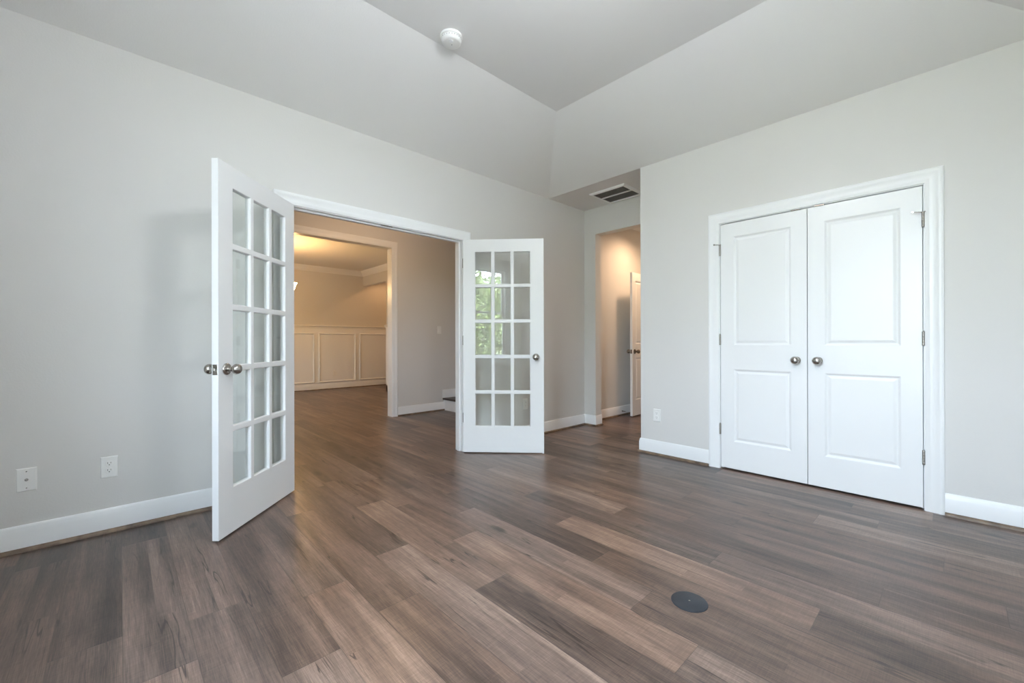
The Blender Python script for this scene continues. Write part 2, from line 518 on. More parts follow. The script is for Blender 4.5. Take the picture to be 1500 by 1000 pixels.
# hallway beyond the alcove
mb = MB().box(-3.385, -3.31, 4.487, 7.0, 0, H)
struct('wall_hallway', mb, M['paint'], 'lamp-lit hallway wall behind the half seen white door', 'wall')
mb = MB().box(-1.97, -1.85, 4.487, 7.0, 0, H)
struct('wall_hallway_right', mb, M['paint'], 'hidden right wall of the small hallway', 'wall')
mb = MB(); slab_with_opening(mb, 'x', -3.31, -1.97, 6.06, 6.18, H, -3.19, -2.39, 2.06)
struct('wall_hallway_end', mb, M['paint'], 'hallway end wall carrying the open panel door', 'wall')
mb = MB().box(-3.385, -1.85, 7.0, 7.12, 0, H)
struct('wall_hallway_back', mb, M['paint'], 'wall of the room behind the hallway door', 'wall')
# foyer
mb = MB(); slab_with_opening(mb, 'y', -1.5, 7.0, -5.60, -5.48, H, DO0, DO1, DOZ)
struct('wall_foyer', mb, M['paint'], 'brownish-lit foyer wall with a light switch, beyond the French doors', 'wall')
struct('wall_foyer_front', MB().box(-5.60, -3.385, -1.62, -1.5, 0, H), M['paint'], 'front wall of the foyer, out of view', 'wall')
struct('wall_foyer_end', MB().box(-5.60, -3.385, 7.0, 7.12, 0, H), M['paint'], 'far end wall of the foyer, out of view', 'wall')
# dining room
struct('wall_dining', MB().box(-9.84, -9.72, -0.62, 6.12, 0, H), M['paint'], 'amber-lit dining room wall above the white wainscot', 'wall')
struct('wall_dining_front', slab_with_opening(MB(), 'x', -9.72, -5.60, -0.65, -0.5, H, *FILL_WIN, 1.75, 0.85), M['paint'], 'front wall of the dining room, out of view', 'wall')
mb = MB(); slab_with_opening(mb, 'x', -9.72, -5.60, 4.255, 4.375, H, -9.72, -8.53, 2.40)
struct('wall_dining_right', mb, M['paint'], 'dining room side wall with a header over a passage', 'wall')
struct('wall_passage', MB().box(-8.0, -7.88, 4.375, 6.0, 0, H), M['paint'], 'side wall of the passage beyond the dining room', 'wall')
struct('wall_passage_end', MB().box(-9.72, -7.88, 6.0, 6.12, 0, H), M['paint'], 'end wall of the passage beyond the dining room', 'wall')

# ceilings
def build_ceiling():
    mb = MB()
    a = [(XL, YB, H), (XR, YB, H), (XR, YR, H), (XL, YR, H)]
    b = [(XL + INS, YB + INS, HF), (XR - INS, YB + INS, HF), (XR - INS, YR - INS, HF), (XL + INS, YR - INS, HF)]
    mb.quad(*b)
    for i in range(4):
        j = (i + 1) % 4
        mb.quad(a[i], a[j], b[j], b[i])
    o = [(-3.385, YB - 0.15), (0.55, YB - 0.15), (0.55, 4.52), (-3.385, 4.52)]
    T = 3.30
    # rim above the walls, the alcove and the closet
    mb.quad((o[0][0], o[0][1], H), (o[1][0], o[1][1], H), a[1], a[0])
    mb.quad((o[1][0], o[1][1], H), (0.55, YR, H), a[2], a[1])
    mb.quad((-3.385, YR, H), (o[0][0], o[0][1], H), a[0], a[3])
    mb.quad((-3.385, YR, H), a[3], a[2], (0.55, YR, H), (0.55, 4.52, H), (-3.385, 4.52, H))
    for i in range(4):
        j = (i + 1) % 4
        p, q = o[i], o[j]
        if i == 1: mb.quad((p[0], p[1], H), (0.55, YR, H), (q[0], q[1], H), (q[0], q[1], T), (p[0], p[1], T))
        elif i == 3: mb.quad((p[0], p[1], H), (-3.385, YR, H), (q[0], q[1], H), (q[0], q[1], T), (p[0], p[1], T))
        else: mb.quad((p[0], p[1], H), (q[0], q[1], H), (q[0], q[1], T), (p[0], p[1], T))
    mb.quad(*[(x, y, T) for x, y in o])
    struct('ceiling', mb, M['ceil'], 'greige tray ceiling with sloping sides above the room', 'ceiling')
build_ceiling()
struct('ceiling_hallway', MB().box(-3.385, -1.85, 4.52, 7.12, H, 2.9), M['ceil'], 'hallway ceiling behind the alcove opening', 'ceiling')
struct('ceiling_foyer', MB().box(-5.60, -3.385, -1.62, 7.12, H, 2.9), M['ceil'], 'foyer ceiling beyond the French doors', 'ceiling')
struct('ceiling_dining', MB().box(-9.84, -5.60, -0.62, 6.12, H, 2.9), M['ceil'], 'dining room ceiling glowing yellow from the chandelier', 'ceiling')

# ------------------------------------------------------------------ casings and jambs
CASE = [(0, 0), (0, .009), (.003, .011), (.018, .0115), (.024, .014), (.030, .0135), (.056, .0155), (.062, .019), (.070, .0205), (.079, .019), (.085, .015), (.085, 0)]
def casing(mb, x0, x1, z1, prof=CASE):
    """U-shaped mitred casing in wall space: face at y=0 looking to -y"""
    rings = [[(x0 - w, -t, 0) for w, t in prof], [(x0 - w, -t, z1 + w) for w, t in prof],
             [(x1 + w, -t, z1 + w) for w, t in prof], [(x1 + w, -t, 0) for w, t in prof]]
    return mb.sweep(rings)
def jamb(mb, x0, x1, z1, d0, d1, t=0.018, stop=None):
    mb.box(x0 - t, x0, d0, d1, 0, z1 + t).box(x1, x1 + t, d0, d1, 0, z1 + t).box(x0, x1, d0, d1, z1, z1 + t)
    if stop:
        s0, s1, st = stop
        mb.box(x0, x0 + st, s0, s1, 0, z1).box(x1 - st, x1, s0, s1, 0, z1).box(x0 + st, x1 - st, s0, s1, z1 - st, z1)
    return mb
RZ_L = R(90)     # wall space of the left-hand walls: local x = world y, local -y = world +x

e = casing(MB(), 0.872, 2.428, 2.051).build('trim_1', M['white'], loc=(XL, 0, 0), rotz=RZ_L, smooth=True)
tag(e, 'white moulded casing around the French door opening', 'door casing', kind='structure')
jamb(MB(), 0.878, 2.422, 2.045, 0.0, 0.115, 0.0155, (0.040, 0.075, 0.012)).build('jamb', M['white'], parent=e)
MB().box(1.60, 1.70, 0.012, 0.030, 2.041, 2.0452).build('strike_plate', M['nickel'], parent=e)
cb = casing(MB(), 0.872, 2.428, 2.051)
cb.v = [(x, 0.115 - y, z) for x, y, z in cb.v]
cb.build('casing_back', M['white'], parent=e, smooth=True)

e = casing(MB(), -1.356, -0.128, 2.050).build('trim_2', M['white'], loc=(0, YR, 0), smooth=True)
tag(e, 'white moulded casing around the closed double closet doors', 'door casing', kind='structure')
jamb(MB(), -1.3515, -0.1325, 2.045, 0.0, 0.115, 0.0155, (0.040, 0.075, 0.012)).build('jamb', M['white'], parent=e)
for cx in (-0.815, -0.668):
    MB().box(cx - 0.028, cx + 0.028, -0.0035, 0.030, 2.0395, 2.0455).build('ball_catch_strike', M['bronze'], parent=e)

e = casing(MB(), 0.945, 2.820, 2.402).build('trim_3', M['white'], loc=(-5.48, 0, 0), rotz=RZ_L, smooth=True)
tag(e, 'tall white casing around the dining room opening across the foyer', 'door casing', kind='structure')
jamb(MB(), 0.948, 2.817, 2.397, -0.004, 0.124, 0.013).build('jamb', M['white'], parent=e)

# ------------------------------------------------------------------ baseboards
BASE = [(0, .019), (.013, .019), (.0135, .100), (.011, .108), (.0095, .120), (.007, .128), (.004, .133), (0, .133)]
SHOE = [(0, 0), (.030, 0), (.0295, .008), (.026, .0145), (.020, .0185), (.014, .0195), (0, .0195)]
def strip(mb, pts, prof):
    """profile (offset to the right-hand side of the path, z) swept along a plan polyline with mitres"""
    pts = [Vector((p[0], p[1])) for p in pts]
    rings = []
    for i, p in enumerate(pts):
        ns = []
        if i > 0:
            d = (pts[i] - pts[i - 1]).normalized(); ns.append(Vector((d.y, -d.x)))
        if i < len(pts) - 1:
            d = (pts[i + 1] - pts[i]).normalized(); ns.append(Vector((d.y, -d.x)))
        n = ns[0] if len(ns) == 1 else (ns[0] + ns[1]) / (1 + ns[0].dot(ns[1]))
        rings.append([(p.x + n.x * w, p.y + n.y * w, z) for w, z in prof])
    return mb.sweep(rings)
def baseboard(name, pts, label, shoe=True):
    o = struct(name, strip(MB(), pts, BASE), M['white'], label, 'baseboard', smooth=True)
    if shoe:
        s = strip(MB(), pts, SHOE).build('shoe_moulding', M['shoe'], parent=o, smooth=True)
        s['label'] = 'brown wooden shoe moulding'
    return o
baseboard('baseboard_left', [(XL, YB), (XL, 0.786)], 'long white baseboard under the two wall plates on the left wall')
baseboard('baseboard_corner', [(XL, 2.514), (XL, YA), (-3.10, YA), (-3.10, 4.487)], 'white baseboard behind the right French door and round the recess')
baseboard('baseboard_right', [(-2.085, 4.0), (-2.085, YR), (-1.442, YR)], 'short white baseboard left of the closet doors')
baseboard('baseboard_far_right', [(-0.042, YR), (XR, YR)], 'white baseboard right of the closet doors')
baseboard('baseboard_hallway', [(-3.31, 4.487), (-3.31, 6.06)], 'white baseboard in the small lit hallway')
baseboard('baseboard_foyer', [(-5.48, 2.906), (-5.48, 3.699)], 'white baseboard between dining opening and stairs')
baseboard('baseboard_foyer_front', [(-5.48, -1.5), (-5.48, 0.859)], 'foyer baseboard hidden behind the left French door')
baseboard('baseboard_dining', [(-9.72, -0.5), (-9.72, 6.0)], 'white baseboard under the dining room wainscot')
baseboard('baseboard_dining_stub', [(-8.0, 4.255), (-8.53, 4.255), (-8.53, 4.375)][::-1][::-1], 'white baseboard around the end of the dining side wall', True)
baseboard('baseboard_side', [(XR, YR), (XR, YB)], 'white baseboard on the wall right of the camera')
baseboard('baseboard_rear', [(XR, YB), (XL, YB)], 'white baseboard under the windows')

# ------------------------------------------------------------------ doors
def ring_rect(x0, x1, z0, z1, ins, y):
    return [(x0 + ins, y, z0 + ins), (x1 - ins, y, z0 + ins), (x1 - ins, y, z1 - ins), (x0 + ins, y, z1 - ins)]

def grid_leaf(xs, zs, holes, ya, yb, cell):
    """door slab between the faces ya and yb; xs/zs are break lines, holes the (i, j) cells handed to cell()"""
    mb = MB()
    for y in (ya, yb):
        for i in range(len(xs) - 1):
            for j in range(len(zs) - 1):
                if (i, j) in holes: continue
                mb.quad((xs[i], y, zs[j]), (xs[i + 1], y, zs[j]), (xs[i + 1], y, zs[j + 1]), (xs[i], y, zs[j + 1]))
    for i in range(len(xs) - 1):
        for z in (zs[0], zs[-1]):
            mb.quad((xs[i], ya, z), (xs[i + 1], ya, z), (xs[i + 1], yb, z), (xs[i], yb, z))
    for j in range(len(zs) - 1):
        for x in (xs[0], xs[-1]):
            mb.quad((x, ya, zs[j]), (x, ya, zs[j + 1]), (x, yb, zs[j + 1]), (x, yb, zs[j]))
    for (i, j) in holes:
        cell(mb, xs[i], xs[i + 1], zs[j], zs[j + 1])
    return mb

def rings_to(mb, rings, cap):
    for a, b in zip(rings[:-1], rings[1:]):
        for k in range(4):
            mb.quad(a[k], a[(k + 1) % 4], b[(k + 1) % 4], b[k])
    if cap: mb.quad(*rings[-1])

KNOB = [(0.0115, 0.0), (0.0115, 0.018), (0.013, 0.024), (0.019, 0.029), (0.0245, 0.036), (0.0268, 0.044), (0.0262, 0.052), (0.022, 0.060), (0.014, 0.0655), (0.005, 0.0675)]
ROSE = [(0.0325, 0.0), (0.0325, 0.004), (0.030, 0.008), (0.022, 0.0115), (0.014, 0.013), (0.0115, 0.013)]
def knob(parent, x, z, y, sgn, m, rose=1.0):
    """knob on face y, sticking out along sgn*y"""
    k = MB().lathe([(r * 1.07, h * 1.03 + 0.010) for r, h in KNOB], (x, y, z), 'y', 32, sgn).build('knob', m, parent=parent, smooth=True)
    MB().lathe([(r * rose if r > .012 else r, h) for r, h in ROSE], (x, y, z), 'y', 36, sgn).build('rose', m, parent=k, smooth=True)
    return k

def hinge(parent, x, y, z, m, leaf=None):
    mb = MB()
    for i in range(5):
        z0 = z - 0.0445 + i * 0.0178
        mb.lathe([(0.0072, 0), (0.0076, 0.001), (0.0076, 0.0168), (0.0072, 0.0176)], (x, y, z0), 'z', 14)
    mb.lathe([(0.0035, 0), (0.005, 0.0015), (0.0045, 0.004), (0.001, 0.0055)], (x, y, z + 0.0445), 'z', 12)
    if leaf: mb.box(*leaf, z - 0.0445, z + 0.0445)
    return mb.build('hinge', m, parent=parent, smooth=True)

HINGES = (0.331, 1.077, 1.823)

def french_door(name, label, pin, rotz, sg):
    """leaf from the hinge pin along sg*x; faces at y=.008 (room side when closed) and .043"""
    W, Z0, Z1, ya, yb = (0.762 if sg > 0 else 0.757), 0.010, 2.042, 0.008, 0.043
    st, tr, br, mw = 0.112, 0.116, 0.245, 0.022
    x_in = [st + (W - 2 * st + mw) / 3 * i for i in range(3)]
    pw = (W - 2 * st + mw) / 3 - mw
    zs_in = [Z0 + br + (Z1 - tr - Z0 - br + mw) / 5 * i for i in range(5)]
    ph = (Z1 - tr - Z0 - br + mw) / 5 - mw
    xs = [0.0]; 
    for x in x_in: xs += [x, x + pw]
    xs.append(W)
    zs = [Z0]
    for z in zs_in: zs += [z, z + ph]
    zs.append(Z1)
    holes = [(i, j) for i in (1, 3, 5) for j in (1, 3, 5, 7, 9)]
    xs = [0.006 + x for x in xs]
    if sg < 0: xs = [-x for x in xs][::-1]
    yc = (ya + yb) / 2
    def cell(mb, x0, x1, z0, z1):
        rings = [ring_rect(x0, x1, z0, z1, i_, y_) for i_, y_ in ((0, ya), (0.003, ya + .0005), (0.0055, ya + .004), (0.0075, yc - .0035), (0.0075, yc + .0035), (0.0055, yb - .004), (0.003, yb - .0005), (0, yb))]
        rings_to(mb, rings, False)
    root = empty(name, (*pin, 0.0), rotz)
    tag(root, label, 'door', kind='structure')
    grid_leaf(xs, zs, holes, ya, yb, cell).build('door_frame', M['white'], parent=root, bevel=0.0012)
    g = MB()
    for (i, j) in holes:
        g.box(xs[i] + .0055, xs[i + 1] - .0055, yc - .0022, yc + .0022, zs[j] + .0055, zs[j + 1] - .0055)
    g.build('glass_panes', M['glass'], parent=root)
    kx = sg * (0.006 + W - 0.062)
    knob(root, kx, 0.918, ya, -1, M['nickel'])
    knob(root, kx, 0.918, yb, 1, M['nickel'])
    ex = sg * (0.006 + W)
    lp = MB().box(min(ex, ex + sg * 0.0015), max(ex, ex + sg * 0.0015), yc - 0.0125, yc + 0.0125, 0.918 - 0.028, 0.918 + 0.028).build('latch_plate', M['nickel'], parent=root, bevel=0.0006)
    lb = MB(); x0, x1 = sorted((ex, ex + sg * 0.011))
    lb.box(x0, x1, yc - 0.0065, yc + 0.004, 0.918 - 0.0085, 0.918 + 0.0085).build('latch_bolt', M['nickel'], parent=lp, bevel=0.002)
    if sg < 0:
        MB().box(ex - 0.0135, ex + 0.002, ya - 0.010, yb + 0.001, 0.004, Z1 + 0.001).build('astragal', M['white'], parent=root, bevel=0.0015)
    for z in HINGES:
        hinge(root, 0.0, 0.0, z, M['hinge'], (min(sg * .004, sg * .0062), max(sg * .004, sg * .0062), .002, .036))
    return root

french_door('door_1', 'left white fifteen-pane French door, opened towards the wall plates', (XL + 0.008, 0.883), R(-43.7), 1)
french_door('door_2', 'right white fifteen-pane French door, its panes mirroring a window', (XL + 0.008, 2.427), R(223.5), -1)

def panel_door(name, label, pin, rotz, sg, W, m_knob, both=False, pinstop=False, knobz=0.922, Z0=0.014, Z1=2.037):
    ya, yb = 0.0, 0.035
    xs = [0.004, 0.004 + 0.100, 0.004 + W - 0.100, 0.004 + W]
    zs = [Z0, 0.236, 0.834, 1.031, 1.925, Z1]
    if sg < 0: xs = [-x for x in xs][::-1]
    def cell(mb, x0, x1, z0, z1):
        prof = ((0, 0), (0.004, 0.0015), (0.012, 0.0075), (0.0165, 0.009), (0.021, 0.0085), (0.034, 0.0035), (0.038, 0.0025))
        rings_to(mb, [ring_rect(x0, x1, z0, z1, i_, ya + d) for i_, d in prof], True)
        rings_to(mb, [ring_rect(x0, x1, z0, z1, i_, yb - d) for i_, d in prof], True)
    root = empty(name, (*pin, 0.0), rotz)
    tag(root, label, 'door', kind='structure')
    grid_leaf(xs, zs, [(1, 1), (1, 3)], ya, yb, cell).build('door_leaf', M['white'], parent=root, bevel=0.0010)
    kx = sg * (0.004 + W - 0.0645)
    knob(root, kx, knobz, ya, -1, m_knob, 0.8 if not both else 1.0)
    if both:
        knob(root, kx, knobz, yb, 1, m_knob)
        ex = sg * (0.004 + W)
        MB().box(min(ex, ex + sg * .0015), max(ex, ex + sg * .0015), 0.005, 0.030, knobz - .028, knobz + .028).build('latch_plate', m_knob, parent=root)
    for z in HINGES:
        hinge(root, 0.0, -0.006, z, M['hinge'])
    if pinstop:
        z = HINGES[-1] + 0.047
        s = MB().lathe([(0.0105, 0), (0.0105, 0.003)], (0, -0.006, z - 0.0015), 'z', 18)
        dx = -0.030 if sg > 0 else -0.046
        s.tube([(0, -0.008, z), (dx * .4, -0.026, z), (dx, -0.044, z)], 0.0030, 10)
        s.lathe([(0.0055, 0), (0.0062, 0.003), (0.0062, 0.007)], (dx, -0.044, z), 'y', 14, -1)
        s.tube([(0, -0.008, z), (.006, -0.018, z), (.010, -0.022, z)], 0.0030, 10)
        s.build('hinge_pin_stop', M['nickel'], parent=root, smooth=True)
    return root

panel_door('door_3', 'left leaf of the closed white two-panel closet doors', (-1.3505, YR), 0, 1, 0.6035, M['nickel'], pinstop=True)
panel_door('door_4', 'right leaf of the closed white two-panel closet doors', (-0.1335, YR), 0, -1, 0.6015, M['nickel'], pinstop=True)
# hallway door: hinged on the end wall at the left, swung open towards the room
panel_door('door_5', 'white panel door standing open in the lamp-lit hallway', (-3.178, 6.045), R(-87.0), 1, 0.80, M['bronze'], both=True)

# ------------------------------------------------------------------ windows in the rear wall
def sash_window(name, x0, x1, label, YB=YB, WZ0=WZ0, WZ1=WZ1):
    root = empty(name, ((x0 + x1) / 2, YB, 0.0), R(180))        # local -y looks into the room
    tag(root, label, 'window', kind='structure')
    w = (x1 - x0) / 2
    f = MB()
    f.box(-w, -w + .03, .02, .14, WZ0, WZ1).box(w - .03, w, .02, .14, WZ0, WZ1).box(-w + .03, w - .03, .02, .14, WZ1 - .03, WZ1).box(-w + .03, w - .03, .02, .14, WZ0, WZ0 + .03)
    f.build('window_frame', M['white'], parent=root)
    zm = (WZ0 + WZ1) / 2 + 0.05
    for nm, z0, z1, y in (('upper_sash', zm - .02, WZ1 - .03, .095), ('lower_sash', WZ0 + .03, zm + .02, .060)):
        s = MB(); t = .04
        s.box(-w + .03, -w + .03 + t, y, y + .03, z0, z1).box(w - .03 - t, w - .03, y, y + .03, z0, z1)
        s.box(-w + .03 + t, w - .03 - t, y, y + .03, z1 - t, z1).box(-w + .03 + t, w - .03 - t, y, y + .03, z0, z0 + t)
        so = s.build(nm, M['white'], parent=root, bevel=0.002)
        MB().box(-w + .03 + t - .004, w - .03 - t + .004, y + .012, y + .017, z0 + t - .004, z1 - t + .004).build('glass_pane', M['glass'], parent=so)
    MB().box(-w - .02, w + .02, -.05, .02, WZ0 - .025, WZ0).build('window_sill', M['white'], parent=root, bevel=0.004)
    return root
sash_window('window_1', *WIN[0], 'white sash window seen mirrored in the right French door')
sash_window('fill_window', *FILL_WIN, 'white sash window added to bring daylight into the dining room, out of view', -0.5, 0.85, 1.75)
mbw = MB()
prof = CASE
rings = []
x0, x1 = WIN[0]
for (sx, sz) in ((0, 0), (0, 1), (1, 1), (1, 0)):
    rings.append([((x0 - w if sx == 0 else x1 + w), YB + t, (WZ0 - 0.025 if sz == 0 else WZ1 + w)) for w, t in prof])
mbw.sweep(rings)
mbw.box(x0 - .085, x1 + .085, YB, YB + .016, WZ0 - .105, WZ0 - .025)
struct('trim_4', mbw, M['white'], 'white casing and apron around the sash window', 'window casing')

# ------------------------------------------------------------------ wall plates and small things
def rot_for(wall):
    return {'left': RZ_L, 'right': 0.0}[wall]

def plate_mb(w=0.072, h=0.118, t=0.006):
    mb = MB()
    r0 = ring_rect(-w / 2, w / 2, -h / 2, h / 2, 0, 0.0)
    r1 = ring_rect(-w / 2, w / 2, -h / 2, h / 2, 0, -0.002)
    r2 = ring_rect(-w / 2, w / 2, -h / 2, h / 2, 0.004, -t)
    mb.quad(*r0); rings_to(mb, [r0, r1, r2], True)
    return mb

def outlet(loc, rotz, label, group='duplex outlets on the walls'):
    root = empty('electrical_outlet', loc, rotz)
    tag(root, label, 'outlet', group)
    plate_mb().build('cover_plate', M['plate'], parent=root)
    for dz in (0.0195, -0.0195):
        mb = MB()
        n = 28; ring = []
        for k in range(n):
            a = 2 * math.pi * k / n
            ring.append((0.0172 * math.cos(a), max(-0.0142, min(0.0142, 0.0172 * math.sin(a)))))
        mb.sweep([[(x, -0.005, dz + z) for x, z in ring], [(x, -0.0082, dz + z) for x, z in ring], [(x * .96, -0.0088, dz + z * .96) for x, z in ring]])
        rc = mb.build('receptacle', M['plate'], parent=root)
        s = MB()
        s.box(-.0075, -.0055, -.0091, -.0085, dz + .000, dz + .009).box(.0055, .0075, -.0091, -.0085, dz + .001, dz + .008)
        s.lathe([(.0026, 0), (.0026, .0006)], (0, -.0085, dz - .0065), 'y', 12, -1)
        s.build('slots', M['slot'], parent=rc)
    MB().lathe([(.0032, 0), (.003, .0012), (.001, .0016)], (0, -.006, 0), 'y', 14, -1).build('screw', M['plate'], parent=root)
    return root

outlet((XL, -0.040, 0.364), RZ_L, 'white duplex outlet on the left wall beside the coax plate')
outlet((XL, 3.283, 0.373), RZ_L, 'white outlet seen through the lowest pane of the right French door')
outlet((-1.918, YR, 0.370), 0.0, 'white outlet on the wall left of the closet doors')
outlet((-9.714, 3.585, 0.357), RZ_L, 'small outlet inside a wainscot panel in the dining room')

root = empty('coax_wall_plate', (XL, -0.3455, 0.362), RZ_L)
tag(root, 'white wall plate with one round coax jack, lowest on the left wall', 'wall plate')
plate_mb(0.071, 0.118).build('cover_plate', M['plate'], parent=root)
j = MB().lathe([(.0068, 0), (.0068, .003), (.0048, .003), (.0048, .011), (.0036, .0115), (.0036, .006), (.0005, .006)], (0, -.006, 0), 'y', 18, -1)
j.build('coax_jack', M['nickel'], parent=root, smooth=True)
for dz in (.042, -.042):
    MB().lathe([(.0032, 0), (.003, .001), (.001, .0014)], (0, -.006, dz), 'y', 14, -1).build('screw', M['nickel'], parent=root)

root = empty('light_switch', (-5.48, 3.617, 1.250), RZ_L)
tag(root, 'white light switch on the foyer wall beside the right French door', 'switch')
plate_mb(0.072, 0.118).build('cover_plate', M['plate'], parent=root)
MB().box(-.016, .016, -.010, -.005, -.033, .033).build('rocker', M['plate'], parent=root, bevel=0.002)

# floor box cover
root = empty('floor_outlet_cover', (-0.745, 1.694, 0.0))
tag(root, 'round black cover set into the plank floor', 'floor outlet cover')
MB().lathe([(.0700, 0.0), (.0700, .0015), (.067, .0035), (.0655, .0035)], n=64).build('rim', M['black'], parent=root, smooth=True)
MB().lathe([(.0652, 0.0005), (.0652, .0038), (.062, .0044), (.006, .0046), (.0005, .0046)], n=64).build('lid', M['black'], parent=root, smooth=True)
MB().lathe([(.0036, .0044), (.0036, .0054), (.0022, .0060), (.0004, .0061)], n=16).build('screw', M['nickel'], parent=root, smooth=True)

# smoke detector
root = empty('smoke_detector', (-2.306, 1.622, HF))
tag(root, 'round white smoke detector on the ceiling', 'smoke detector')
MB().lathe([(.066, 0), (.067, .006), (.065, .014), (.060, .016)], axis='z', sgn=-1, n=48).build('mounting_base', M['plate'], parent=root, smooth=True)
cov = MB().lathe([(.0585, .015), (.0600, .018), (.0600, .030), (.0575, .042), (.0535, .0475), (.046, .0500), (.0005, .0505)], axis='z', sgn=-1, n=48).build('cover', M['plate'], parent=root, smooth=True)
sl = MB()
for k in range(12):
    a = 2 * math.pi * (k + 0.2) / 12
    for q in (-0.10, 0.10):
        c, s_ = math.cos(a + q), math.sin(a + q)
    c0, s0, c1, s1 = math.cos(a - .17), math.sin(a - .17), math.cos(a + .17), math.sin(a + .17)
    r_ = .0606
    sl.quad((r_ * c0, r_ * s0, -.0235), (r_ * c1, r_ * s1, -.0235), (r_ * c1, r_ * s1, -.0265), (r_ * c0, r_ * s0, -.0265),)
    sl.quad((.058 * c0, .058 * s0, -.0235), (r_ * c0, r_ * s0, -.0235), (r_ * c1, r_ * s1, -.0235), (.058 * c1, .058 * s1, -.0235))
    sl.quad((.058 * c0, .058 * s0, -.0265), (r_ * c0, r_ * s0, -.0265), (r_ * c1, r_ * s1, -.0265), (.058 * c1, .058 * s1, -.0265))
sl.build('vent_slots', mat('detector_slot', (0.14, 0.14, 0.15), 0.6, vary=0.05), parent=cov)
MB().lathe([(.0125, .0495), (.0125, .0525), (.0105, .0545), (.0005, .0548)], (0.020, -0.016, 0), 'z', 24, -1).build('test_button', M['white'], parent=root, smooth=True)
MB().lathe([(.003, .0495), (.003, .0515), (.0005, .052)], (-0.004, 0.006, 0), 'z', 14, -1).build('indicator_light', mat('indicator_lens', (0.4, 0.42, 0.42), 0.2, vary=0.05), parent=root, smooth=True)

for ch in list(root.children): ch.scale = (1.11, 1.11, 1.0)

# return air grille in the alcove ceiling
vx0, vx1, vy0, vy1 = -2.85, -2.40, 3.90, 4.315
root = empty('return_air_vent', ((vx0 + vx1) / 2, (vy0 + vy1) / 2, H))
tag(root, 'rectangular return air vent with dark filter in the recess ceiling', 'air vent')
W2, D2 = (vx1 - vx0) / 2, (vy1 - vy0) / 2
fr = MB(); bw = 0.030
outer = [(-W2, -D2), (W2, -D2), (W2, D2), (-W2, D2)]
def rect(ins, z): return [(-W2 + ins, -D2 + ins, z), (W2 - ins, -D2 + ins, z), (W2 - ins, D2 - ins, z), (-W2 + ins, D2 - ins, z)]
rings_to(fr, [rect(0.0, 0.0), rect(0.002, -0.012), rect(0.006, -0.016), rect(bw - .006, -0.022), rect(bw, -0.020), rect(bw, -0.004)], False)
fr.build('vent_frame', M['vent'], parent=root)
MB().box(-W2 + bw, W2 - bw, -0.004, 0.004, -0.021, -0.004).build('centre_bar', M['vent'], parent=root)
sl = MB()
n = 22
for k in range(n):
    y = -D2 + bw + 0.006 + (2 * D2 - 2 * bw - 0.012) * (k + .5) / n
    if abs(y) < 0.010: continue
    sl.quad((-W2 + bw, y - .0055, -.016), (W2 - bw, y - .0055, -.016), (W2 - bw, y + .0030, -.007), (-W2 + bw, y + .0030, -.007))
    sl.quad((-W2 + bw, y - .0047, -.0165), (W2 - bw, y - .0047, -.0165), (W2 - bw, y + .0038, -.0075), (-W2 + bw, y + .0038, -.0075))
sl.build('louvres', M['filter'], parent=root)
MB().box(-W2 + bw, W2 - bw, -D2 + bw, D2 - bw, -0.004, -0.001).build('filter', M['filter'], parent=root)

# spring door stop on the hallway baseboard
root = empty('door_stop', (-3.2965, 5.29, 0.060))
tag(root, 'small metal door stop on the hallway baseboard', 'door stop')
pts = [(0.004 + 0.058 * k / 60, 0.0055 * math.cos(k * .9), 0.0055 * math.sin(k * .9)) for k in range(61)]
MB().tube(pts, 0.0014, 6).build('spring', M['bronze'], parent=root, smooth=True)
MB().lathe([(.009, 0), (.009, .003), (.006, .006)], axis='x', n=18).build('base', M['bronze'], parent=root, smooth=True)
MB().lathe([(.007, .060), (.0085, .063), (.0085, .071), (.006, .074)], axis='x', n=18).build('tip', M['plate'], parent=root, smooth=True)

# ------------------------------------------------------------------ stairs in the foyer
root = empty('staircase', (-4.96, 3.70, 0.0))
tag(root, 'foot of a white staircase with dark treads in the foyer', 'staircase', kind='structure')
for k in range(6):
    z = 0.192 * k; y = 0.26 * k
    MB().box(-.52, .50, y, y + .26, z, z + .163).build('riser', M['white'], parent=root)
    MB().box(-.52, .53, y - .028, y + .26, z + .163, z + .192).build('tread', M['tread'], parent=root, bevel=0.006)
sk = MB()
rings = []
for (xa) in (-.52, -.507):
    pass
sk.sweep([[(x, 0.0 - .03, .192), (x, 0.0 - .03, .318), (x, .30, .318), (x, 1.60, .318 + .96), (x, 1.60, .96 + .192), (x, .30, .192)] for x in (-.5195, -.507)])
sk.build('skirt_board', M['white'], parent=root)
struct('baseboard_stair', strip(MB(), [(-4.4, 3.70), (-5.467, 3.70)][::-1], [(0, 0.001), (.006, 0.001), (.006, .012), (0, .014)]), M['white'], 'thin white strip at the foot of the first stair riser', 'trim')

# ------------------------------------------------------------------ dining room trim
CR = [(0, 2.627), (.010, 2.627), (.014, 2.640), (.030, 2.655), (.052, 2.690), (.072, 2.712), (.082, 2.724), (.090, 2.743), (0, 2.743)]
struct('trim_5', strip(MB(), [(-9.72, -0.5), (-9.72, 4.255), (-5.60, 4.255)], CR), M['white'], 'white crown moulding around the dining room ceiling', 'crown moulding', smooth=True)
RAIL = [(0, 1.372), (.010, 1.372), (.014, 1.385), (.014, 1.405), (.026, 1.415), (.030, 1.425), (.028, 1.438), (0, 1.440)]
struct('trim_6', strip(MB(), [(-9.72, -0.5), (-9.72, 5.6)], RAIL), M['white'], 'white chair rail along the dining room wall', 'chair rail', smooth=True)
struct('trim_7', strip(MB(), [(-8.53, 4.375), (-8.53, 4.255), (-5.60, 4.255)][::1], RAIL), M['white'], 'white chair rail on the end of the dining side wall', 'chair rail', smooth=True)
